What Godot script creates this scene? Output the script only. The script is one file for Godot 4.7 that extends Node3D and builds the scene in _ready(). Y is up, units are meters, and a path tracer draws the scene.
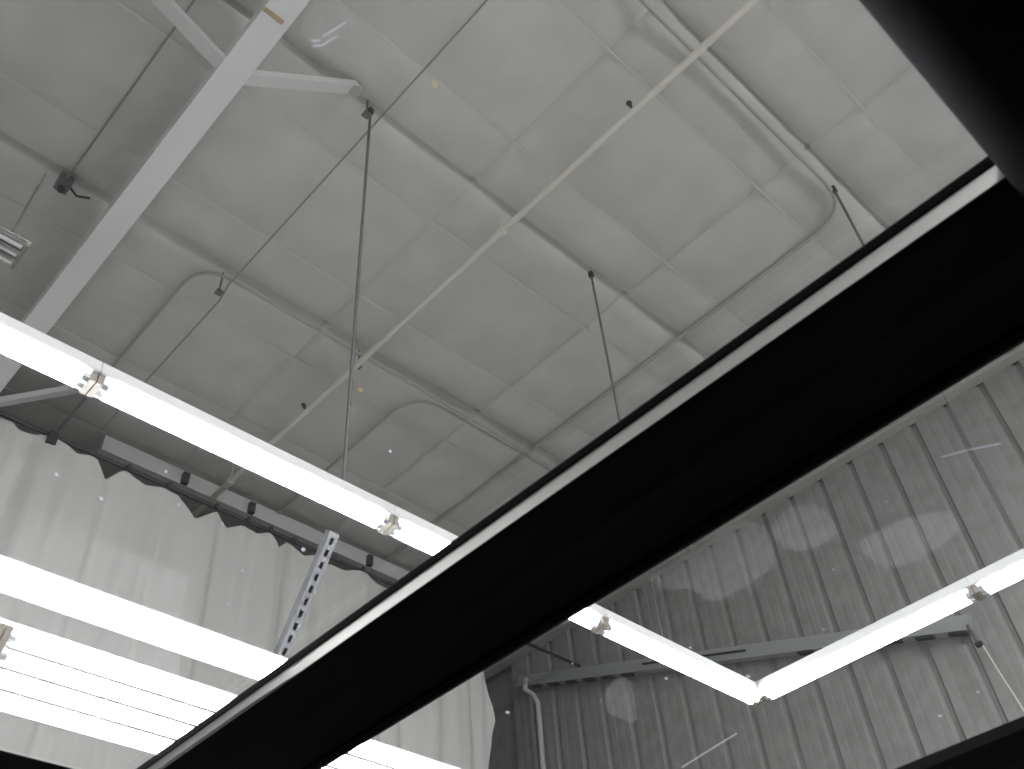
extends Node3D
# A car parked in a metal-clad workshop, seen from inside through its sunroof and side window.
# Axes: X runs across the car towards the ribbed wall, -Z runs towards the curtain, Y is up.
# Heights in the layout are written relative to the eye and shifted by EYE in P().
const EYE := 0.9
const CEIL := 5.2
const ROW := 2.3
var M := {}
var rng := RandomNumberGenerator.new()
var names := {}

func P(b: float, u: float, a: float) -> Vector3:
	return Vector3(b, u + EYE, -a)

# ---------------------------------------------------------------- materials
func lin(r: float, g: float, b: float, alpha := 1.0) -> Color:
	var c := Color(r, g, b).linear_to_srgb()
	c.a = alpha
	return c

func mat(c: Color, rough := 0.7, metal := 0.0) -> StandardMaterial3D:
	var m := StandardMaterial3D.new()
	m.albedo_color = c
	m.roughness = rough
	m.metallic = metal
	return m

func grain(m: StandardMaterial3D, lo: float, hi: float, freq: float, scale: float, seed_: int) -> void:
	var n := FastNoiseLite.new()
	n.seed = seed_
	n.frequency = freq
	n.fractal_octaves = 5
	var t := NoiseTexture2D.new()
	t.width = 512
	t.height = 512
	t.seamless = true
	t.noise = n
	var g := Gradient.new()
	g.set_color(0, Color(lo, lo, lo))
	g.set_color(1, Color(hi, hi, hi))
	t.color_ramp = g
	m.albedo_texture = t
	m.uv1_triplanar = true
	m.uv1_world_triplanar = true
	m.uv1_scale = Vector3(scale, scale, scale)

# ---------------------------------------------------------------- shapes
func begin() -> SurfaceTool:
	var st := SurfaceTool.new()
	st.begin(Mesh.PRIMITIVE_TRIANGLES)
	st.set_smooth_group(-1)
	return st

func tri(st: SurfaceTool, a: Vector3, b: Vector3, c: Vector3) -> void:
	st.add_vertex(a); st.add_vertex(c); st.add_vertex(b)

func quad(st: SurfaceTool, a: Vector3, b: Vector3, c: Vector3, d: Vector3) -> void:   # counter-clockwise seen from outside
	tri(st, a, b, c); tri(st, a, c, d)

func box(st: SurfaceTool, lo: Vector3, hi: Vector3) -> void:
	var l := Vector3(minf(lo.x, hi.x), minf(lo.y, hi.y), minf(lo.z, hi.z))
	var h := Vector3(maxf(lo.x, hi.x), maxf(lo.y, hi.y), maxf(lo.z, hi.z))
	var v := []
	for k in 8:
		v.append(Vector3(h.x if k & 1 else l.x, h.y if k & 2 else l.y, h.z if k & 4 else l.z))
	for f in [[0, 4, 6, 2], [1, 3, 7, 5], [0, 1, 5, 4], [2, 6, 7, 3], [0, 2, 3, 1], [4, 5, 7, 6]]:
		quad(st, v[f[0]], v[f[1]], v[f[2]], v[f[3]])

func obox(st: SurfaceTool, p: Vector3, q: Vector3, side: Vector3, w: float, h: float) -> void:   # a bar from p to q, w along side, h across
	var t := (q - p).normalized()
	var s := (side - t * t.dot(side)).normalized()
	var n := t.cross(s)
	var c := []
	for e in [p, q]:
		for k in [[-1, -1], [1, -1], [1, 1], [-1, 1]]:
			c.append(e + s * (k[0] * w / 2) + n * (k[1] * h / 2))
	quad(st, c[3], c[2], c[1], c[0]); quad(st, c[4], c[5], c[6], c[7])
	for k in 4:
		var j := (k + 1) % 4
		quad(st, c[k], c[j], c[j + 4], c[k + 4])

func tube(st: SurfaceTool, pts: Array, r: float, seg := 8, caps := true) -> void:
	st.set_smooth_group(1)
	var rings := []
	var up := Vector3.UP
	var t0: Vector3 = (pts[1] - pts[0]).normalized()
	if absf(t0.dot(up)) > 0.9: up = Vector3.RIGHT
	for i in pts.size():
		var t: Vector3
		if i == 0: t = (pts[1] - pts[0]).normalized()
		elif i == pts.size() - 1: t = (pts[i] - pts[i - 1]).normalized()
		else: t = ((pts[i] - pts[i - 1]).normalized() + (pts[i + 1] - pts[i]).normalized()).normalized()
		var s := up.cross(t).normalized()
		var n := t.cross(s)
		up = n
		var ring := []
		for k in seg:
			var an := TAU * k / seg
			ring.append(pts[i] + s * cos(an) * r + n * sin(an) * r)
		rings.append(ring)
	for i in pts.size() - 1:
		for k in seg:
			var j := (k + 1) % seg
			quad(st, rings[i][k], rings[i][j], rings[i + 1][j], rings[i + 1][k])
	st.set_smooth_group(-1)
	if caps:
		for k in range(1, seg - 1):
			tri(st, rings[0][0], rings[0][k + 1], rings[0][k])
			tri(st, rings[-1][0], rings[-1][k], rings[-1][k + 1])

# profile (x, y) counter-clockwise, swept from z0 to z1 (z0 < z1) in the mesh's own axes
func extrude(st: SurfaceTool, prof: Array, z0: float, z1: float, smooth := false) -> void:
	var n := prof.size()
	st.set_smooth_group(1 if smooth else -1)
	for k in n:
		var p: Vector2 = prof[k]
		var q: Vector2 = prof[(k + 1) % n]
		quad(st, Vector3(p.x, p.y, z0), Vector3(q.x, q.y, z0), Vector3(q.x, q.y, z1), Vector3(p.x, p.y, z1))
	st.set_smooth_group(-1)
	var idx := Geometry2D.triangulate_polygon(PackedVector2Array(prof))
	for k in range(0, idx.size(), 3):
		var a: Vector2 = prof[idx[k]]
		var b: Vector2 = prof[idx[k + 1]]
		var c: Vector2 = prof[idx[k + 2]]
		if (b - a).cross(c - a) < 0.0:
			var s := b; b = c; c = s
		tri(st, Vector3(a.x, a.y, z1), Vector3(b.x, b.y, z1), Vector3(c.x, c.y, z1))
		tri(st, Vector3(a.x, a.y, z0), Vector3(c.x, c.y, z0), Vector3(b.x, b.y, z0))

func blob(st: SurfaceTool, c: Vector3, r: Vector3, basis_ := Basis.IDENTITY) -> void:
	st.set_smooth_group(1)
	var nu := 8
	var nv := 5
	for i in nv:
		for k in nu:
			var q := []
			for e in [[i, k], [i, k + 1], [i + 1, k + 1], [i + 1, k]]:
				var th: float = PI * e[0] / nv
				var ph: float = TAU * e[1] / nu
				q.append(c + basis_ * Vector3(sin(th) * cos(ph) * r.x, cos(th) * r.y, sin(th) * sin(ph) * r.z))
			if i > 0: tri(st, q[0], q[1], q[2])
			if i < nv - 1: tri(st, q[0], q[2], q[3])
	st.set_smooth_group(-1)

func corner(p: Vector3, c: Vector3, q: Vector3, r: float, n := 6) -> Array:   # points of a path p-c-q with a rounded corner
	var u := (p - c).normalized()
	var v := (q - c).normalized()
	var out := [p]
	for k in n + 1:
		var t := float(k) / n
		out.append((c + u * r).lerp(c, t).lerp(c.lerp(c + v * r, t), t))
	out.append(q)
	return out

# ---------------------------------------------------------------- objects
func numbered(called: String) -> String:
	var n: int = names.get(called, 0)
	names[called] = n + 1
	return called if n == 0 else "%s_%03d" % [called, n]

func tag(o: Node, label: String, category: String, group := "", kind := "") -> Node:
	if label: o.set_meta("label", label)
	if category: o.set_meta("category", category)
	if group: o.set_meta("group", group)
	if kind: o.set_meta("kind", kind)
	return o

func thing(called: String, label: String, category: String, group := "") -> Node3D:
	var o := Node3D.new()
	o.name = numbered(called)
	add_child(o)
	tag(o, label, category, group)
	return o

func mi(called: String, mesh: Mesh, m: Material, parent: Node = null) -> MeshInstance3D:
	var o := MeshInstance3D.new()
	o.mesh = mesh
	o.material_override = null
	for k in mesh.get_surface_count():
		o.set_surface_override_material(k, m)
	if parent:
		o.name = called
		parent.add_child(o, true)
	else:
		o.name = numbered(called)
		add_child(o)
	return o

func done(called: String, st: SurfaceTool, m: Material, parent: Node = null) -> MeshInstance3D:
	st.generate_normals()
	return mi(called, st.commit(), m, parent)

func struct(o: Node, label := "", category := "") -> Node:
	o.set_meta("kind", "structure")
	if label: o.set_meta("label", label)
	if category: o.set_meta("category", category)
	return o

# ================================================================ scene
func _ready() -> void:
	rng.seed = 7
	# ---- camera
	var cam := Camera3D.new()
	cam.name = "camera"
	cam.fov = 43.067
	cam.near = 0.02
	cam.far = 60.0
	cam.transform = Transform3D(Basis(Vector3(0.727086, -0.065881, 0.683378), Vector3(-0.451268, 0.704289, 0.548027), Vector3(-0.517400, -0.706849, 0.482349)).orthonormalized(), P(0, 0, 0))
	add_child(cam)
	cam.current = true
	var ca := CameraAttributesPhysical.new()
	ca.frustum_focal_length = 24.0
	ca.exposure_aperture = 14.0
	ca.frustum_focus_distance = 5.5
	cam.attributes = ca
	cam.fov = 43.067
	# ---- environment
	var we := WorldEnvironment.new()
	we.name = "environment"
	var env := Environment.new()
	env.background_mode = Environment.BG_COLOR
	env.background_color = Color(0, 0, 0)
	env.tonemap_mode = Environment.TONE_MAPPER_LINEAR
	env.tonemap_exposure = 1.32
	env.sdfgi_enabled = true
	env.ssao_enabled = true
	env.ssil_enabled = true
	we.environment = env
	add_child(we)

	materials()
	room()
	roof_steel()
	pipes()
	curtain_side()
	wall_things()
	lights()
	car()

const ADDED_LIGHT := 4.0  # strength of the lights added behind the car for the curtain
const TUBE_GLOW := 26.0
const TUBE_ENERGY := 1.0

func materials() -> void:
	M.facing = mat(Color(1, 0.993, 0.972), 0.55)
	grain(M.facing, 0.755, 0.815, 0.012, 0.35, 3)
	M.tape = mat(lin(0.615, 0.605, 0.575), 0.5)
	M.deck = mat(lin(0.3, 0.3, 0.3), 0.8)
	M.beam = mat(lin(0.78, 0.77, 0.77), 0.5)
	M.brace = mat(lin(0.66, 0.65, 0.64), 0.5)
	M.pipe = mat(lin(0.70, 0.67, 0.60), 0.45)
	M.conduit = mat(lin(0.40, 0.39, 0.37), 0.45)
	M.rod = mat(lin(0.16, 0.16, 0.155), 0.5, 0.4)
	M.dark = mat(lin(0.035, 0.036, 0.04), 0.6)
	M.cable = mat(lin(0.30, 0.29, 0.27), 0.6)
	M.wall = mat(Color(1, 1, 0.985), 0.75)
	M.wall.metallic_specular = 0.3
	grain(M.wall, 0.56, 0.63, 0.02, 0.5, 9)
	M.trim = mat(lin(0.5, 0.5, 0.47), 0.5)
	M.floor = mat(Color(1, 1, 1), 0.5)
	grain(M.floor, 0.42, 0.54, 0.015, 0.4, 4)
	M.cloth = mat(lin(0.72, 0.72, 0.69), 0.85)
	M.cloth.backlight_enabled = true
	M.cloth.backlight = Color(0.35, 0.35, 0.33)
	M.rail = mat(lin(0.06, 0.06, 0.062), 0.5, 0.3)
	M.steel = mat(lin(0.55, 0.56, 0.58), 0.4, 0.6)
	M.galv = mat(lin(0.14, 0.143, 0.15), 0.6, 0.2)
	M.channel = mat(lin(0.42, 0.43, 0.43), 0.45, 0.2)
	M.hose = mat(lin(0.62, 0.62, 0.58), 0.5)
	M.housing = mat(lin(0.75, 0.75, 0.75), 0.4)
	M.socket = mat(lin(0.30, 0.27, 0.23), 0.5)
	M.chrome = mat(lin(0.7, 0.69, 0.68), 0.2, 0.9)
	M.offtube = mat(lin(0.75, 0.75, 0.74), 0.25)
	M.tube = mat(lin(0.9, 0.92, 0.95), 0.3)
	M.tube.emission_enabled = true
	M.tube.emission = Color(0.985, 0.992, 0.998)
	M.tube.emission_energy_multiplier = TUBE_GLOW
	M.headliner = mat(lin(0.022, 0.022, 0.023), 0.75)
	M.headliner.metallic_specular = 0.25
	M.trimblack = mat(lin(0.004, 0.004, 0.0045), 0.8)
	M.trimblack.metallic_specular = 0.15
	M.rubber = mat(lin(0.006, 0.006, 0.006), 0.8)
	M.rubber.metallic_specular = 0.12
	M.bead = mat(lin(0.74, 0.73, 0.71), 0.5, 0.9)
	M.paint = mat(lin(0.03, 0.032, 0.036), 0.55)
	M.screen = mat(Color(1, 1, 1, 0.05), 0.25)
	M.screen.transparency = BaseMaterial3D.TRANSPARENCY_ALPHA
	M.glass = mat(Color(1, 1, 1, 0.03), 0.02)
	M.glass.transparency = BaseMaterial3D.TRANSPARENCY_ALPHA
	M.glass_reflection = mat(Color(0.95, 0.93, 0.96, 0.065), 0.8)  # pale tint standing in for reflections in the side glass
	M.glass_reflection.backlight_enabled = true
	M.glass_reflection.backlight = Color(1, 1, 1)
	M.glass_reflection.transparency = BaseMaterial3D.TRANSPARENCY_ALPHA
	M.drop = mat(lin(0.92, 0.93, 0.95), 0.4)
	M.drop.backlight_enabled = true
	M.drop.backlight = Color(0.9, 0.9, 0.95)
	M.dropwarm = mat(Color(0.72, 0.62, 0.45, 0.2), 0.7)
	M.dropwarm.backlight_enabled = true
	M.dropwarm.backlight = Color(0.75, 0.62, 0.36)
	M.lining = mat(lin(0.022, 0.022, 0.024), 0.9)
	M.lining.metallic_specular = 0.2
	M.dropwarm.transparency = BaseMaterial3D.TRANSPARENCY_ALPHA
	M.rust = mat(lin(0.42, 0.33, 0.2), 0.8)

# ---------------------------------------------------------------- the room
func room() -> void:
	var st := begin()
	box(st, Vector3(-7.3, -0.2, -7.5), Vector3(6.95, 0.0, 7.3))
	struct(done("floor", st, M.floor), "smooth grey concrete workshop floor under the car", "floor")
	st = begin()
	box(st, Vector3(-7.3, 0, -7.5), Vector3(6.95, 6.35, -7.2))
	struct(done("wall_back", st, M.wall), "grey sheet metal wall behind the curtain", "wall")
	st = begin()
	box(st, Vector3(-7.3, 0, 7.0), Vector3(6.95, 6.35, 7.3))
	struct(done("wall_front", st, M.wall), "grey sheet metal wall behind the car's tail", "wall")
	st = begin()
	box(st, Vector3(-7.3, 0, -7.2), Vector3(-7.0, 6.35, 7.0))
	struct(done("wall_left", st, M.wall), "grey sheet metal wall across from the ribbed wall", "wall")
	# ribbed right wall: a slab with ribbed sheets in front of it
	var wr := Node3D.new()
	wr.name = "wall_right"
	add_child(wr)
	struct(wr, "grey ribbed sheet metal wall with vertical grooves", "wall")
	st = begin()
	box(st, Vector3(6.75, 0, -7.2), Vector3(6.95, 6.35, 7.0))
	done("wall_slab", st, M.wall, wr)
	var pitch := 0.302
	var prof := []
	for k in 3:
		var o := k * pitch
		for e in [[0.0, 0.034], [0.014, 0.034], [0.036, 0.0], [0.100, 0.0], [0.108, 0.0015], [0.126, 0.0015], [0.134, 0.0], [0.190, 0.0], [0.198, 0.0015], [0.216, 0.0015], [0.224, 0.0], [0.266, 0.0], [0.288, 0.034]]:
			prof.append(Vector2(o + e[0], e[1]))
	prof.append(Vector2(3 * pitch, 0.034))
	var sheet := begin()
	for k in prof.size() - 1:
		var p: Vector2 = prof[k]
		var q: Vector2 = prof[k + 1]
		quad(sheet, Vector3(p.y, 0, p.x), Vector3(q.y, 0, q.x), Vector3(q.y, 6.1, q.x), Vector3(p.y, 6.1, p.x))
		quad(sheet, Vector3(p.y + 0.004, 6.1, p.x), Vector3(q.y + 0.004, 6.1, q.x), Vector3(q.y + 0.004, 0, q.x), Vector3(p.y + 0.004, 0, p.x))
	sheet.generate_normals()
	var sheet_mesh := sheet.commit()
	var z := -2.09 - pitch * 3 * 5 - 0.007
	while z < 6.6:
		var w := mi("wall_sheet", sheet_mesh, M.wall, wr)
		w.position = Vector3(6.65, 0, z)
		z += pitch * 3
	# eave trim above the ribbed wall
	st = begin()
	box(st, P(6.56, 5.19, -7.0), P(6.65, 5.27, 7.2))
	box(st, P(6.545, 5.185, -7.0), P(6.56, 5.21, 7.2))
	struct(done("trim_1", st, M.trim), "pale grey metal trim along the top of the ribbed wall", "trim")
	ceiling()

func panel_mesh(la: float, lb: float, up0: float, up1: float, seed_: int) -> ArrayMesh:
	# one pillow of insulation facing: x along b, z along a (towards -z); up0/up1 lift the near and far edge into the purlin seam
	var n := FastNoiseLite.new()
	n.seed = seed_
	n.frequency = 1.6
	var st := begin()
	st.set_smooth_group(1)
	var na := 16 if la > 0.5 else 12
	var nb := 28
	var h := func(i: int, k: int) -> Vector3:
		var s := float(i) / na
		var t := float(k) / nb
		s = 0.5 - 0.5 * cos(PI * s)
		t = 0.5 - 0.5 * cos(PI * t)
		var a := s * la
		var b := t * lb
		var y := -(0.010 if la < 0.5 else 0.016) * (1.0 - pow(2 * s - 1, 4)) * (1.0 - pow(2 * t - 1, 6))
		y += up0 * exp(-a / 0.045) + up1 * exp(-(la - a) / 0.045)
		y += 0.022 * (exp(-b / 0.03) + exp(-(lb - b) / 0.03))
		var edge := minf(minf(a, la - a), minf(b, lb - b))
		y += 0.007 * n.get_noise_2d(b * 1.5, a * 2.5) * clampf(edge / 0.06, 0, 1)
		for c in [Vector2(0, 0), Vector2(lb, 0), Vector2(0, la), Vector2(lb, la)]:
			var d: Vector2 = Vector2(b, a) - c
			var r: float = d.length()
			y += 0.006 * sin(22.0 * absf(atan2(d.y, d.x)) + seed_) * exp(-r / 0.22) * clampf(r / 0.06, 0, 1) * clampf(edge / 0.04, 0, 1)
		return Vector3(b, y, -a)
	for i in na:
		for k in nb:
			quad(st, h.call(i, k), h.call(i + 1, k), h.call(i + 1, k + 1), h.call(i, k + 1))
	st.generate_normals()
	st.index()
	return st.commit()

func ceiling() -> void:
	var c := Node3D.new()
	c.name = "ceiling"
	add_child(c)
	struct(c, "white vinyl-faced insulation blankets quilted under the roof purlins", "ceiling")
	var st := begin()
	box(st, P(-7.3, CEIL + 0.12, -7.3), P(6.95, CEIL + 0.25, 7.5))
	done("roof_deck", st, M.deck, c)
	var bay := 1.5535
	var lb := 1.43
	var first := 2.415 - bay * 6
	var sorts := [[0.385, 0.052, 0.0], [0.7835, 0.0, 0.0], [0.385, 0.0, 0.052]]
	var meshes := []
	for s in sorts:
		var row := []
		for v in 4:
			row.append(panel_mesh(s[0], lb, s[1], s[2], 11 + v * 7))
		meshes.append(row)
	for i in 10:
		var a := first + bay * i
		for s in 3:
			for k in 10:
				var b := 2.405 + lb * (k - 7)
				if b > 6.6: continue
				var w := mi("insulation_panel", meshes[s][rng.randi() % 4], M.facing, c)
				w.position = P(b, CEIL, a)
			a += sorts[s][0]
			if s < 2:
				st = begin()
				box(st, P(-7.0, CEIL - 0.004, a - 0.006), P(6.7, CEIL + 0.002, a + 0.006))
				done("seam_tape", st, M.tape, c)
		# the purlin whose foot shows as a dark line in the seam
		st = begin()
		box(st, P(-7.0, CEIL + 0.056, first + bay * i - 0.03), P(6.7, CEIL + 0.12, first + bay * i + 0.03))
		done("purlin", st, M.conduit, c)

# ---------------------------------------------------------------- roof steel
func roof_steel() -> void:
	var beam := thing("roof_beam", "white steel rafter with wide bottom flange under the insulated ceiling", "beam")
	var st := begin()
	box(st, P(0.735, 4.64, -7.0), P(0.878, 4.655, 7.2))
	done("bottom_flange", st, M.beam, beam)
	st = begin()
	box(st, P(0.80, 4.655, -7.0), P(0.81, 5.17, 7.2))
	done("web", st, M.beam, beam)
	for k in 4:
		var a := 2.43 + 3.107 * (k - 2)
		for s in [-1, 1]:
			st = begin()
			var p := P(0.805 + s * 0.05, 4.68, a + 0.05)
			var q := P(0.805 + s * 0.66, 5.17, a + (0.14 if s < 0 else -0.06))
			obox(st, p, q, Vector3(0, 0, 1), 0.075, 0.005)
			obox(st, p + Vector3(-0.01 * s, 0.014, 0.035), q + Vector3(-0.01 * s, 0.014, 0.035), Vector3(0, 0, 1), 0.005, 0.04)
			done("brace", st, M.brace, beam)
			st = begin()
			box(st, q + Vector3(-0.03, -0.025, -0.03), q + Vector3(0.03, 0.04, 0.03))
			done("bracket", st, M.conduit, beam)
	# patch of old tan tape on the flange
	st = begin()
	box(st, P(0.735, 4.636, 2.06), P(0.845, 4.64, 2.085))
	done("tape_patch", st, M.rust, beam)
	# pale steel member near the curtain
	var pm := thing("header_beam", "pale steel header under the ceiling behind the curtain rail", "beam")
	st = begin()
	box(st, P(1.75, 5.0, 5.86), P(5.5, 5.14, 5.94))
	done("web", st, M.brace, pm)
	for b in [2.4, 3.0, 4.2]:
		st = begin()
		box(st, P(b, 5.0, 5.82), P(b + 0.05, 5.10, 5.86))
		done("bracket", st, M.rail, pm)

# ---------------------------------------------------------------- pipes, conduits, cables, rods
func pipes() -> void:
	var pp := thing("sprinkler_pipe", "pale painted sprinkler pipe running straight under the ceiling", "pipe")
	var st := begin()
	tube(st, [P(2.685, 5.0, -6.9), P(2.685, 5.0, 7.1)], 0.022, 10)
	done("pipe", st, M.pipe, pp)
	for a in [2.47, -0.6, 5.6]:
		st = begin()
		tube(st, [P(2.685, 5.0, a - 0.022), P(2.685, 5.0, a + 0.022)], 0.030, 10)
		box(st, P(2.655, 4.99, a - 0.008), P(2.715, 5.01, a + 0.008))
		tube(st, [P(2.685, 5.02, a), P(2.685, 5.185, a)], 0.005, 6)
		done("clamp", st, M.pipe, pp)
	for a in [1.35, 4.56]:
		st = begin()
		tube(st, [P(2.66, 5.0, a), P(2.645, 5.03, a)], 0.009, 8)
		blob(st, P(2.645, 5.03, a), Vector3(0.019, 0.014, 0.019))
		done("sprinkler_head", st, M.dark, pp)
	var u := 5.135
	st = begin()
	var path := corner(P(1.47, u, 7.1), P(1.44, u, 3.97), P(6.5, u, 3.99), 0.25)
	tube(st, path, 0.012, 8)
	tag(done("conduit", st, M.conduit), "thin grey conduit bending from along the rafter to along a purlin, near the beam", "conduit")
	st = begin()
	path = corner(P(3.30, u, 7.1), P(3.25, u, 4.025), P(6.5, u, 4.035), 0.3)
	tube(st, path, 0.011, 8)
	tag(done("conduit", st, M.conduit), "thin grey conduit joining the purlin conduit by a bend beyond the sprinkler pipe", "conduit")
	st = begin()
	path = corner(P(0.83, u + 0.03, 0.93), P(4.38, u + 0.03, 0.925), P(4.45, u + 0.03, 7.1), 0.3)
	tube(st, path, 0.013, 8)
	tag(done("conduit", st, M.conduit), "grey conduit turning towards the curtain near the ribbed wall", "conduit")
	# long thin cables
	st = begin()
	tube(st, [P(1.66, 5.105, -6.9), P(1.66, 5.10, 3.99)], 0.006, 6)
	tube(st, [P(1.66, 5.10, 3.99), P(1.66, 5.02, 4.08), P(1.655, 5.0, 7.1)], 0.006, 6)
	var cb := done("cable", st, M.cable)
	tag(cb, "thin dark cable strung under the ceiling between beam and sprinkler pipe", "cable")
	st = begin()
	tube(st, [P(0.525, 5.16, -6.9), P(0.525, 5.16, 3.98)], 0.006, 6)
	tag(done("cable", st, M.cable), "thin dark cable along the ceiling leading to the black junction box", "cable")
	# short hangers
	for h in [[1.61, 4.0, 5.15, 4.99, "short dark strap hanger inside the conduit bend near the beam"], [2.72, 4.0, 5.16, 5.04, "short dark strap hanger between conduit and sprinkler pipe"], [1.575, 2.40, 5.18, 5.06, "short dark strap hanger beside the top of a hanging rod"]]:
		var hg := thing("pipe_hanger", h[4], "hanger", "short hangers under the purlins")
		st = begin()
		tube(st, [P(h[0], h[2] + 0.04, h[1]), P(h[0], h[3], h[1])], 0.006, 6)
		done("strap", st, M.rod, hg)
		st = begin()
		box(st, P(h[0] - 0.02, h[3] - 0.012, h[1] - 0.02), P(h[0] + 0.02, h[3] + 0.01, h[1] + 0.02))
		done("foot", st, M.rod, hg)
	# hanger rods that carry the light rows
	var rods := [[1.617, 2.425, "thin dark rod hanging from the ceiling to the long light row beside the beam"], [3.483, 2.42, "thin dark rod hanging to the long light row beyond the sprinkler pipe"], [4.18, 0.92, "thin dark rod hanging to the light row along the ribbed wall"]]
	for r in rods:
		var o := thing("hanger_rod", r[2], "rod", "rods carrying the light rows")
		st = begin()
		var low: float = 2.38 if r[0] < 2.0 else 2.9 if r[0] < 4.0 else 3.5
		tube(st, [P(r[0], 5.21, r[1]), P(r[0], low, r[1])], 0.0085, 6)
		done("rod", st, M.rod, o)
		st = begin()
		tube(st, [P(r[0], low + 0.02, r[1]), P(r[0], low - 0.04, r[1])], 0.011, 6)
		done("coupler", st, M.rod, o)
		if low > 2.5:
			st = begin()
			tube(st, [P(r[0], low, r[1]), P(r[0], 2.37, r[1])], 0.0014, 5)
			done("wire", st, M.rod, o)
		st = begin()
		box(st, P(r[0] - 0.014, 5.15, r[1] - 0.014), P(r[0] + 0.014, 5.2, r[1] + 0.014))
		done("clip", st, M.dark, o)
	# junction box with its flex, and the unlit hanging fixture
	var jb := thing("junction_box", "small black junction box on the ceiling at the end of a cable", "junction box")
	st = begin()
	box(st, P(0.485, 5.11, 3.95), P(0.565, 5.20, 4.03))
	done("box", st, M.rod, jb)
	st = begin()
	tube(st, [P(0.525, 5.115, 4.0), P(0.525, 5.09, 4.0)], 0.022, 10)
	done("knockout", st, M.dark, jb)
	st = begin()
	tube(st, [P(0.56, 5.15, 3.99), P(0.62, 5.145, 4.02), P(0.69, 5.165, 4.0)], 0.008, 6)
	done("flex", st, M.dark, jb)
	var fx := thing("unlit_light_fixture", "unlit silver reflector light fixture hung on thin wires by the beam", "light fixture")
	var o3 := P(-0.12, 4.5, 4.06)
	st = begin()
	extrude(st, [Vector2(-0.11, 0.0), Vector2(-0.10, -0.005), Vector2(0.10, -0.005), Vector2(0.11, 0.0), Vector2(0.06, 0.06), Vector2(-0.06, 0.06)], -0.62, 0.62)
	var hs := done("reflector", st, M.chrome, fx)
	fx.position = o3
	fx.rotation.y = PI / 2
	for k in 3:
		st = begin()
		tube(st, [Vector3(-0.068 + 0.068 * k, -0.022, -0.59), Vector3(-0.068 + 0.068 * k, -0.022, 0.59)], 0.016, 10)
		done("tube", st, M.offtube, fx)
		st = begin()
		box(st, Vector3(-0.104 + 0.068 * k, -0.03, -0.6), Vector3(-0.100 + 0.068 * k, 0.0, 0.6))
		done("fin", st, M.chrome, fx)
	for e in [-0.62, 0.6]:
		st = begin()
		box(st, Vector3(-0.1, -0.035, e), Vector3(0.1, 0.04, e + 0.02))
		done("end_plate", st, M.socket, fx)
	for wv in [[-0.05, 0.05, 0.0], [0.05, 0.02, 0.0]]:
		st = begin()
		tube(st, [Vector3(wv[0], 0.05, 0.52), Vector3(wv[0] + 0.02, 0.70, 0.54)], 0.004, 6)
		done("wire", st, M.cable, fx)

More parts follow.
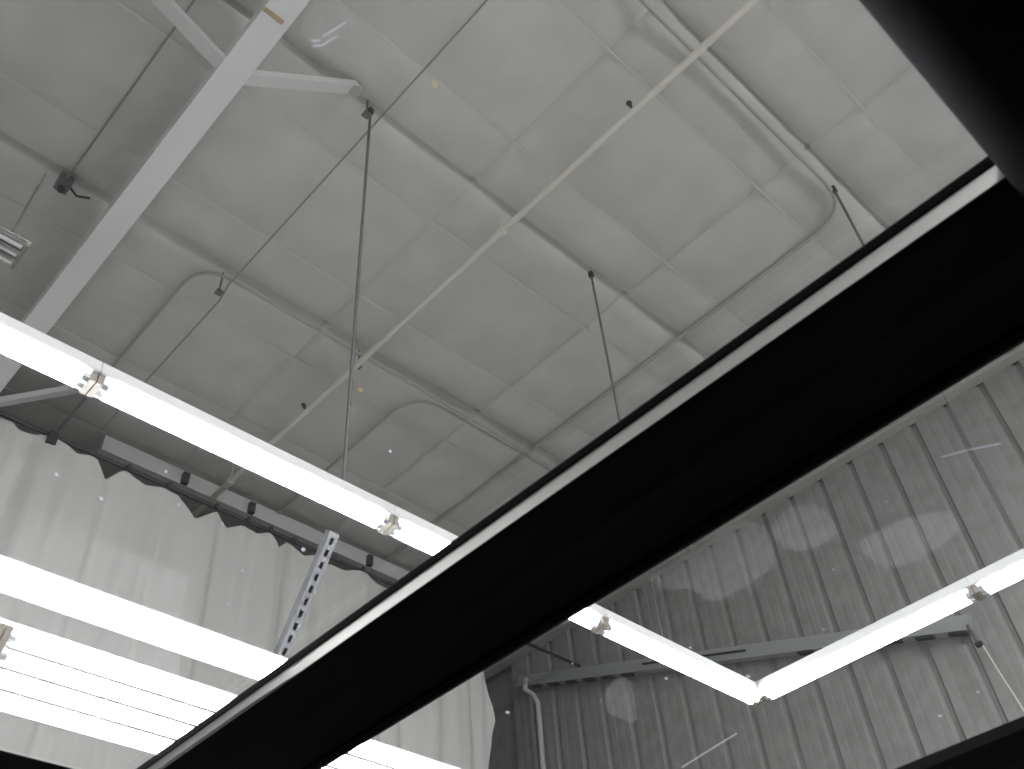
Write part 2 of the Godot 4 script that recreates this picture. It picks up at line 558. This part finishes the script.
# ---------------------------------------------------------------- the curtain side
func curtain_side() -> void:
	var a0 := 5.65
	var ur := 4.75
	var st := begin()
	tube(st, [P(-6.9, ur, a0), P(6.65, ur, a0)], 0.016, 8)
	tag(done("curtain_rail", st, M.rail), "long dark rail carrying the pale workshop curtain", "curtain rail")
	var dips := [[0.72, 0.14, 0.05], [1.12, 0.16, 0.03], [1.53, 0.15, 0.03], [1.77, 0.10, 0.15], [2.05, 0.13, 0.06], [2.48, 0.17, 0.16], [2.76, 0.13, 0.09], [3.00, 0.10, 0.04], [3.2, 0.08, 0.10], [3.45, 0.10, 0.05], [3.8, 0.16, 0.06], [4.2, 0.16, 0.05], [4.62, 0.15, 0.07], [5.0, 0.14, 0.06]]
	var xb := -6.8
	while xb < 0.6:
		dips.append([xb, 0.15, rng.randf_range(0.03, 0.12)])
		xb += rng.randf_range(0.32, 0.45)
	var n := FastNoiseLite.new()
	n.seed = 5
	n.frequency = 0.9
	var nb := 420
	var nv := 40
	var f := func(k: int, i: int) -> Vector3:
		var t := float(k) / nb
		var v := float(i) / nv
		var low := -0.75
		var b := lerpf(-6.9, 5.36, t)
		var top := ur - 0.03
		for e in dips:
			var q := clampf(1.0 - absf(b - e[0]) / e[1], 0.0, 1.0)
			top -= e[2] * q
		var u := lerpf(top, low, pow(v, 1.25))
		var drop := top - u
		var keep := smoothstep(-1.0, 0.2, -absf(b - 5.4) * 0.6) * t
		var edge := 0.0
		if u > 3.92: edge = lerpf(0.165, -0.1, clampf((u - 3.92) / 0.83, 0, 1))
		else: edge = lerpf(0.165, -0.05, clampf((3.92 - u) / 0.9, 0, 1))
		b += edge * keep
		var fold := sin(b * 7.3 + 1.2 * n.get_noise_1d(b * 2.0) * 4.0) * 0.055 + sin(b * 15.0 + 2.0 + 3.0 * n.get_noise_1d(b + 9.0)) * 0.025 + sin(b * 33.0 + 5.0 * n.get_noise_1d(b * 1.5 + 30.0)) * 0.009
		var grow := 0.35 + 0.65 * clampf(drop / 0.6, 0, 1)
		var a := a0 + fold * grow + 0.02 * n.get_noise_2d(b * 2.0, u * 1.2)
		return P(b, u, a)
	st = begin()
	st.set_smooth_group(1)
	for k in nb:
		for i in nv:
			quad(st, f.call(k, i + 1), f.call(k + 1, i + 1), f.call(k + 1, i), f.call(k, i))
	var cu := thing("curtain", "pale grey-green hanging curtain with soft folds and a scalloped top", "curtain")
	st.generate_normals()
	st.index()
	mi("cloth", st.commit(), M.cloth, cu)
	for b in [0.95, 1.34, 1.90, 2.22, 2.62, 2.90, 3.10, 3.32, 3.62, 4.0, 4.4, 4.82, 5.2]:
		st = begin()
		var big: float = 1.3 if b == 1.34 else 0.45
		box(st, P(b - 0.025 * big, ur - 0.075 * big, a0 - 0.05), P(b + 0.025 * big, ur + 0.005, a0 - 0.018))
		tube(st, [P(b, ur - 0.02, a0 - 0.03), P(b, ur + 0.024, a0 - 0.022)], 0.006, 6)
		done("roller_hook", st, M.dark if b == 1.34 else M.rail, cu)
	# slotted strut channels that carry the lower lights
	for b in [1.76, -0.35]:
		var label := "galvanised slotted strut slanting down from the long light row before the curtain" if b > 0 else "galvanised slotted strut at the far end of the lower lights"
		slotted(b, label)

func slotted(b: float, label: String) -> void:
	var o := thing("slotted_strut", label, "strut", "slotted struts of the light frame")
	var p := P(b, 2.40, 2.655)
	var t := Vector3(0, -1.0, -0.712).normalized()       # down and away from the car
	var nrm := Vector3(0, -0.712, 1.0).normalized()      # towards the car
	var sx := Vector3.RIGHT
	p += t * 0.035
	var length := 1.05
	var w := 0.042
	var st := begin()
	for s in [-1, 1]:
		obox(st, p + sx * (s * (w / 2 - 0.0065)), p + sx * (s * (w / 2 - 0.0065)) + t * length, nrm, 0.003, 0.013)
	var k := 0.0
	while k < length:
		obox(st, p + t * k, p + t * (k + 0.022), nrm, 0.003, w - 0.024)
		k += 0.05
	done("slotted_face", st, M.galv, o)
	st = begin()
	for s in [-1, 1]:
		obox(st, p + sx * (s * w / 2) - nrm * 0.02, p + sx * (s * w / 2) - nrm * 0.02 + t * length, nrm, 0.041, 0.003)
	done("flange", st, M.galv, o)
	st = begin()
	obox(st, p - nrm * 0.04, p - nrm * 0.04 + t * length, nrm, 0.003, w)
	done("back", st, M.rail, o)

# ---------------------------------------------------------------- things on the ribbed wall
func wall_things() -> void:
	var ch := thing("wall_channel", "long grey steel channel fixed aslant across the ribbed wall", "channel")
	var p := P(6.60, 4.90, 6.43)
	var q := P(6.60, 3.42, 2.01)
	var nx := Vector3(1, 0, 0)
	var t := (q - p).normalized()
	var up := t.cross(nx).normalized()
	if up.y < 0: up = -up
	var st := begin()
	obox(st, p, q, up, 0.12, 0.06)
	done("channel", st, M.channel, ch)
	st = begin()
	obox(st, p - nx * 0.045 - up * 0.055, q - nx * 0.045 - up * 0.055, up, 0.012, 0.03)
	done("lower_lip", st, M.channel, ch)
	for s in [[0.36, 0.60, 0.015, 0.015]]:
		st = begin()
		obox(st, p.lerp(q, s[0]) - nx * 0.036 + up * 0.01, p.lerp(q, s[1]) - nx * 0.036 + up * 0.01, up, s[2], 0.012)
		done("slot_strip", st, M.dark, ch)
	var k := 0.05
	while k < 1.0:
		st = begin()
		obox(st, p.lerp(q, k) - nx * 0.035 - up * 0.075, p.lerp(q, k + 0.028) - nx * 0.035 - up * 0.075, up, 0.014, 0.05)
		done("clip", st, M.dark, ch)
		k += 0.052 if k < 0.3 or k > 0.68 else 0.2
	st = begin()
	tube(st, [P(6.50, 4.83, 6.25), P(6.50, 4.72, 6.27), P(6.51, 4.62, 6.17), P(6.52, 4.52, 6.13), P(6.53, 3.2, 6.16), P(6.56, -0.85, 6.2)], 0.028, 8)
	tag(done("drain_pipe", st, M.hose), "pale crooked pipe dropping from the channel's high end down the ribbed wall", "pipe")
	var hz := thing("hanging_hose", "thin pale cord hanging from the channel's low end by the ribbed wall", "cord")
	st = begin()
	box(st, P(6.53, 3.225, 1.975), P(6.57, 3.25, 2.02))
	done("end_fitting", st, M.dark, hz)
	st = begin()
	tube(st, [P(6.56, 3.40, 2.02), P(6.55, 3.24, 2.0)], 0.012, 6)
	done("dropper", st, M.rod, hz)
	st = begin()
	tube(st, [P(6.55, 3.22, 1.98), P(6.54, 3.0, 1.95), P(6.54, 2.65, 1.90), P(6.54, 0.5, 1.9)], 0.006, 6)
	done("cord", st, M.hose, hz)

# ---------------------------------------------------------------- fluorescent lights
func fixture(label: String, group: String, at_: Vector3, along: Vector3, face: Vector3, n := 2, width := 0.105, strength := 1.0) -> Node3D:
	var o := thing("fluorescent_light", label, "light fixture", group)
	var y := -face.normalized()
	var z := along.normalized()
	var x := y.cross(z).normalized()
	o.transform = Transform3D(Basis(x, y, z), at_)
	var L := 1.2
	var st := begin()
	var h := width / 2
	extrude(st, [Vector2(-h + 0.004, 0.028), Vector2(-h + 0.008, 0.024), Vector2(h - 0.008, 0.024), Vector2(h - 0.004, 0.028), Vector2(h - 0.012, 0.075), Vector2(-h + 0.012, 0.075)], -L / 2 + 0.001, L / 2 - 0.001)
	done("housing", st, M.housing, o)
	var step := (width - 0.03) / n
	for k in n:
		var cx := -(width - 0.03) / 2 + step * (k + 0.5)
		st = begin()
		tube(st, [Vector3(cx, 0.0, -L / 2 + 0.045), Vector3(cx, 0.0, L / 2 - 0.045)], 0.0165, 10)
		var tb := done("tube", st, M.tube, o)
		for s in [-1, 1]:
			st = begin()
			tube(st, [Vector3(cx, 0, s * (L / 2 - 0.045)), Vector3(cx, 0, s * (L / 2 - 0.022))], 0.0175, 10)
			done("cap", st, M.steel, tb)
	if n > 2:
		for k in n - 1:
			var fx := -(width - 0.03) / 2 + step * (k + 1)
			st = begin()
			box(st, Vector3(fx - 0.0045, -0.026, -L / 2 + 0.03), Vector3(fx + 0.0045, 0.024, L / 2 - 0.03))
			done("divider", st, M.channel, o)
	for s in [-1, 1]:
		st = begin()
		box(st, Vector3(-h + 0.014, -0.014, s * (L / 2 - 0.002)), Vector3(h - 0.014, 0.03, s * (L / 2 - 0.022)))
		done("socket", st, M.socket, o)
	var al := AreaLight3D.new()
	al.name = "glow"
	al.area_size = Vector2(width - 0.03, L - 0.1)
	al.area_normalize_energy = true
	al.light_energy = TUBE_ENERGY * strength * n / 2.0
	al.light_color = Color(0.985, 0.992, 0.998)
	al.shadow_enabled = true
	for pr in ["area_range", "light_range"]:
		if pr in al: al.set(pr, 25.0)
	al.position = Vector3(0, -0.019, 0)
	al.basis = Basis(Vector3(1, 0, 0), Vector3(0, 0, -1), Vector3(0, 1, 0))   # its -Z looks along the fixture's -Y
	o.add_child(al)
	return o

func lights() -> void:
	var nth := ["first", "second", "third", "fourth", "fifth", "sixth"]
	for k in 4:   # the long row crossing over the car
		fixture("twin-tube light, %s from the corner in the long row crossing above the car" % nth[k], "long row of lights over the car", P(4.24 - 0.6 - 1.2 * k, ROW, 2.435), Vector3.RIGHT, Vector3.DOWN)
	for k in 5:   # the row along the ribbed wall
		fixture("twin-tube light, %s from the corner in the row along the ribbed wall" % nth[k], "row of lights along the ribbed wall", P(4.22, ROW, 2.40 - 0.6 - 1.2 * k), Vector3.FORWARD, Vector3.DOWN)
	var face := Vector3(0, -0.712, 1.0).normalized()
	var way := ["ending at the slotted strut", "next along from the slotted strut", "furthest from the ribbed wall"]
	for k in 2:   # single strip under the long row
		fixture("twin-tube light above the wide light banks, " + way[k], "upper strip lights on the slotted struts", P(1.8 - 0.6 - 1.2 * k, 1.871, 2.934), Vector3.RIGHT, face, 2, 0.115)
	for k in 3:   # wide bank below it
		fixture("wide four-tube light bank low before the curtain, %s from the ribbed wall" % nth[k], "wide light banks on the slotted struts", P(3.18 - 0.6 - 1.2 * k, 1.66, 3.085), Vector3.RIGHT, face, 4, 0.275)
	for k in 4:   # unseen lights added behind the car to brighten the curtain
		var o = fixture("added unseen four-tube light near the ceiling, %s from the ribbed wall" % nth[k], "added lights behind the car", P(4.6 - 2.6 * k, 4.3, -1.9), Vector3.RIGHT, Vector3(0, -0.84, -0.54), 4, 0.34, ADDED_LIGHT)
		for e in [-0.5, 0.5]:
			var st := begin()
			tube(st, [Vector3(0, 0.07, e), Vector3(-0.55, 0.75, e)], 0.004, 6)
			done("wire", st, M.cable, o)

# ---------------------------------------------------------------- the car
func strip_mesh(edge: Array, thick: Vector3) -> SurfaceTool:   # a ribbon through pairs of points, given thickness
	var st := begin()
	st.set_smooth_group(1)
	for k in edge.size() - 1:
		quad(st, edge[k][0], edge[k][1], edge[k + 1][1], edge[k + 1][0])
		quad(st, edge[k + 1][0] + thick, edge[k + 1][1] + thick, edge[k][1] + thick, edge[k][0] + thick)
	return st

func lengthwise(called: String, prof: Array, a0: float, a1: float, m: Material, parent: Node, smooth := false) -> MeshInstance3D:
	# profile in (b, u), swept along a from a0 to a1
	var st := begin()
	extrude(st, prof, -a1, -a0, smooth)
	var o := done(called, st, m, parent)
	o.position.y = EYE
	return o

func crosswise(called: String, prof: Array, b0: float, b1: float, m: Material, parent: Node, smooth := false) -> MeshInstance3D:
	# profile in (a, u), swept along b from b0 to b1
	var st := begin()
	extrude(st, prof, b0, b1, smooth)
	var o := done(called, st, m, parent)
	o.transform = Transform3D(Basis(Vector3(0, 0, -1), Vector3(0, 1, 0), Vector3(1, 0, 0)), Vector3(0, EYE, 0))
	return o

func V(x: float, y: float) -> Vector2:
	return Vector2(x, y)

func car() -> void:
	var c := thing("car", "dark car seen from inside, with sunroof glass and framed side window", "car")
	# --- roof rail between sunroof and side window
	var rail := lengthwise("roof_rail", [V(0.4315, 0.4490), V(0.437, 0.4478), V(0.455, 0.4462), V(0.470, 0.4442), V(0.4795, 0.4420), V(0.484, 0.4418), V(0.500, 0.4395), V(0.520, 0.4345), V(0.5255, 0.4330), V(0.526, 0.4345), V(0.529, 0.4350), V(0.529, 0.4320), V(0.5335, 0.4285), V(0.537, 0.4290), V(0.541, 0.4330), V(0.545, 0.4400), V(0.570, 0.4550), V(0.575, 0.4700), V(0.545, 0.4790), V(0.4380, 0.4800), V(0.4380, 0.4640), V(0.4335, 0.4620)], -1.3, 1.4, M.headliner, c)
	rail.set_meta("label", "black roof lining bar beside the sunroof")
	# --- bright edge strip of the opening, twisting under towards the front
	var edge := []
	for k in 25:
		var a := lerpf(0.005, 1.02, k / 24.0)
		var tw := smoothstep(0.56, 0.80, a)
		var top := P(0.4300, 0.4616, a)
		var low := P(lerpf(0.4300, 0.4330, tw), lerpf(0.4489, 0.4515, tw), a)
		edge.append([low, top])
	var st := strip_mesh(edge, Vector3(0.003, 0, 0))
	var bd := done("edge_strip", st, M.bead, c)
	bd.set_meta("label", "satin silver edge strip of the sunroof opening")
	lengthwise("sunroof_seal", [V(0.4289, 0.4622), V(0.4296, 0.4616), V(0.4340, 0.4616), V(0.4376, 0.4630), V(0.4376, 0.4690), V(0.4289, 0.4690)], -0.02, 1.04, M.rubber, c)
	lengthwise("window_seal", [V(0.5265, 0.4345), V(0.5260, 0.4322), V(0.5275, 0.4314), V(0.5290, 0.4322), V(0.5290, 0.4345)], -1.2, 1.3, M.trimblack, c)
	# --- lining behind and in front of the opening
	var rear := crosswise("rear_lining", [V(0.0105, 0.4400), V(0.0085, 0.4340), V(0.003, 0.4270), V(-0.006, 0.4210), V(-0.018, 0.4165), V(-0.035, 0.4140), V(-0.06, 0.4130), V(-0.2, 0.4120), V(-1.3, 0.40), V(-1.3, 0.48), V(0.0, 0.48), V(0.0095, 0.448)], -0.78, 0.5280, M.lining, c, true)
	rear.set_meta("label", "black fabric roof lining behind the sunroof")
	crosswise("front_lining", [V(0.985, 0.4490), V(1.02, 0.4440), V(1.4, 0.42), V(1.4, 0.475), V(1.07, 0.475), V(1.04, 0.4640)], -0.6, 0.4400, M.headliner, c)
	lengthwise("left_lining", [V(-0.60, 0.43), V(-0.47, 0.449), V(-0.46, 0.462), V(-0.46, 0.48), V(-0.60, 0.47)], -1.3, 1.4, M.headliner, c)
	# --- sunroof glass
	st = begin()
	box(st, P(-0.462, 0.4692, -0.01), P(0.4370, 0.4727, 1.03))
	var g := done("sunroof_glass", st, M.glass, c)
	g.set_meta("label", "clear sunroof pane with specks of dirt")
	var specks := [[0.1541, 0.5999, 0.9], [0.1912, 0.6056, 1.0], [0.2123, 0.5489, 0.6], [0.2389, 0.5771, 0.7], [0.2766, 0.5773, 0.7], [0.3109, 0.6166, 0.5], [0.3226, 0.6219, 0.6], [0.2658, 0.6729, 0.5], [0.3397, 0.6707, 0.6], [0.3667, 0.6760, 0.6], [0.3447, 0.5676, 1.1], [0.3708, 0.7754, 0.4], [0.3248, 0.4299, 0.7]]
	for s in specks:
		st = begin()
		blob(st, P(s[0], 0.4734, s[1]), Vector3(0.0024, 0.0007, 0.0013) * s[2], Basis(Vector3.UP, 0.75))
		done("droplet", st, M.drop, g)
	for s in [[0.2697, 0.3924, 1.0], [0.1633, 0.1871, 1.0]]:
		st = begin()
		blob(st, P(s[0], 0.4734, s[1]), Vector3(0.0022, 0.0008, 0.0019) * s[2], Basis(Vector3.UP, 0.75))
		done("fleck", st, M.dropwarm, g)
	for s in [[[0.1046, 0.2042], [0.1091, 0.1906]], [[0.1039, 0.2118], [0.1073, 0.2081], [0.1100, 0.1994]], [[0.1014, 0.2099], [0.1053, 0.2070]]]:  # thin white lines painting reflected glints in the sunroof pane
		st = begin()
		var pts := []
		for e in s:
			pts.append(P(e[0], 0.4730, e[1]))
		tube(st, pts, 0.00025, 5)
		done("glint_line", st, M.drop, g)
	# --- side window: pane leaning outwards from under the rail to the door top
	var dir := Vector2(0.66 - 0.54, 0.27 - 0.435).normalized()
	var out := Vector2(-dir.y, dir.x)
	var q0 := V(0.540, 0.435)
	var q1 := V(0.540, 0.435) + dir * 0.24
	var pane := lengthwise("side_glass", [q0, q1, q1 + out * 0.0035, q0 + out * 0.0035], -0.9, 1.15, M.glass, c)
	pane.set_meta("label", "clear side window pane with painted reflection patches and specks")
	# reflections in the pane, painted as pale patches on the outer face: outline in (a, distance down the pane)
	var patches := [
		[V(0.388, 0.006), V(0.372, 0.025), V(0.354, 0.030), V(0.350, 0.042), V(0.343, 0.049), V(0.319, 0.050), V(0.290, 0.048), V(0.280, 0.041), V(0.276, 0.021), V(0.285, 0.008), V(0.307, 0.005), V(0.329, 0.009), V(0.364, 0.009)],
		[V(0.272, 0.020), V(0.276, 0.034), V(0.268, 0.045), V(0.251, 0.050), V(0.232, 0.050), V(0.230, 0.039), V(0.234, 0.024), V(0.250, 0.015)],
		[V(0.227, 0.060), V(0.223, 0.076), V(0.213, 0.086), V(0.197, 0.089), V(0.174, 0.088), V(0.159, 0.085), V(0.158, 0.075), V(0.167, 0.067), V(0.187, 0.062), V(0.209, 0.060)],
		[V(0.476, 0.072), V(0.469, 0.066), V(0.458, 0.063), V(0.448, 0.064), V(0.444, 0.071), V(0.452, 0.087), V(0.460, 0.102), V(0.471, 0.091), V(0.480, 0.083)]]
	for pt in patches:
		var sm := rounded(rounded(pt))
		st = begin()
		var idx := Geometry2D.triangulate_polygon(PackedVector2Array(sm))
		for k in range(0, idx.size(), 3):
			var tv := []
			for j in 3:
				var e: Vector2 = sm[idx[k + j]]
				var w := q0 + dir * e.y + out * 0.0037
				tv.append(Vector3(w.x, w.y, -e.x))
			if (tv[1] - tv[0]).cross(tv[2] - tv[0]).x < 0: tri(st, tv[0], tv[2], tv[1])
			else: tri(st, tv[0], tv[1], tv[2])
		done("reflection_patch", st, M.glass_reflection, pane)
	var sspecks := [[0.5659, 0.3994, 0.5725, 1.2], [0.5875, 0.3697, 0.4148, 0.8], [0.5920, 0.3635, 0.3935, 0.8], [0.5806, 0.3792, 0.3822, 0.6], [0.6028, 0.3487, 0.3519, 1.0], [0.6081, 0.3414, 0.2280, 0.5], [0.6484, 0.2860, 0.2425, 0.7], [0.5997, 0.3529, 0.2805, 0.5], [0.6458, 0.2895, 0.2117, 0.5], [0.5673, 0.3975, 0.1917, 0.4], [0.5489, 0.4227, 0.6091, 0.8], [0.5805, 0.3793, 0.2500, 0.4], [0.5561, 0.4129, 0.5073, 0.4], [0.5609, 0.4063, 0.4869, 0.5]]
	var tilt := Basis(Vector3(0, 0, 1), out.angle() - PI / 2)
	for s in sspecks:
		st = begin()
		blob(st, Vector3(s[0], s[1], -s[2]) + Vector3(out.x, out.y, 0) * 0.004, Vector3(0.0012, 0.0006, 0.0020) * s[3], tilt * Basis(Vector3.UP, 0.5))
		done("droplet", st, M.drop, pane)
	for s in [[[0.5627, 0.4038, 0.1444], [0.5651, 0.4005, 0.1288], [0.5691, 0.3949, 0.1087]], [[0.6251, 0.318, 0.4423], [0.622, 0.3223, 0.3845]]]:  # pale streaks drawn as flare and glints on the side pane
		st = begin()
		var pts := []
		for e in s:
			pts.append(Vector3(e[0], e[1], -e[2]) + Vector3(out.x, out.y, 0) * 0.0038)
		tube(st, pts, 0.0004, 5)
		done("glint_line", st, M.drop, pane)
	# --- door below the window
	var door := lengthwise("door", [V(0.60, -0.55), V(0.66, -0.55), V(0.80, -0.50), V(0.83, -0.1), V(0.76, 0.20), V(0.685, 0.262), V(0.672, 0.266), V(0.667, 0.258), V(0.664, 0.258), V(0.658, 0.2685), V(0.652, 0.2680), V(0.640, 0.256), V(0.632, 0.236), V(0.628, 0.228), V(0.618, 0.226), V(0.60, 0.20), V(0.58, 0.05), V(0.60, -0.3)], -0.9, 1.3, M.trimblack, c)
	door.set_meta("label", "black inner door panel below the side window")
	# --- pillars, far side, ends and underbody
	crosswise("rear_pillar", [V(-0.9, 0.25), V(-0.78, 0.25), V(-0.86, 0.45), V(-1.0, 0.45)], 0.55, 0.64, M.trimblack, c)
	crosswise("front_pillar", [V(1.15, 0.26), V(1.3, 0.26), V(1.2, 0.45), V(1.05, 0.45)], 0.53, 0.64, M.trimblack, c)
	lengthwise("left_door", [V(-0.92, -0.5), V(-0.72, -0.55), V(-0.70, 0.2), V(-0.75, 0.27), V(-0.80, 0.26), V(-0.95, -0.1)], -0.9, 1.3, M.trimblack, c)
	lengthwise("left_glass", [V(-0.775, 0.26), V(-0.76, 0.26), V(-0.60, 0.45), V(-0.615, 0.45)], -0.9, 1.15, M.glass, c)
	crosswise("windscreen", [V(1.4, 0.43), V(1.38, 0.42), V(2.15, 0.0), V(2.17, 0.01)], -0.75, 0.62, M.screen, c)
	crosswise("rear_screen", [V(-1.3, 0.42), V(-1.3, 0.44), V(-2.0, 0.12), V(-1.98, 0.10)], -0.75, 0.62, M.screen, c)
	crosswise("bonnet", [V(1.3, -0.5), V(3.1, -0.5), V(3.15, -0.2), V(3.0, -0.05), V(2.15, 0.02), V(1.3, 0.0)], -0.85, 0.75, M.paint, c)
	crosswise("boot", [V(-2.7, -0.5), V(-0.95, -0.5), V(-0.95, 0.1), V(-2.0, 0.13), V(-2.65, 0.05)], -0.85, 0.75, M.paint, c)
	crosswise("floor_pan", [V(-2.6, -0.62), V(3.0, -0.62), V(3.0, -0.5), V(-2.6, -0.5)], -0.82, 0.72, M.trimblack, c)
	for s in [[0.68, 2.35], [-0.78, 2.35], [0.68, -1.65], [-0.78, -1.65]]:
		st = begin()
		tube(st, [P(s[0] - 0.1, -0.57, s[1]), P(s[0] + 0.1, -0.57, s[1])], 0.33, 24)
		var wh := done("wheel", st, M.rubber, c)
		st = begin()
		tube(st, [P(s[0] - 0.105, -0.57, s[1]), P(s[0] + 0.105, -0.57, s[1])], 0.2, 16)
		done("rim", st, M.steel, wh)

func rounded(p: Array) -> Array:
	var o := []
	for k in p.size():
		var a: Vector2 = p[k]
		var b: Vector2 = p[(k + 1) % p.size()]
		o.append(a.lerp(b, 0.25))
		o.append(a.lerp(b, 0.75))
	return o
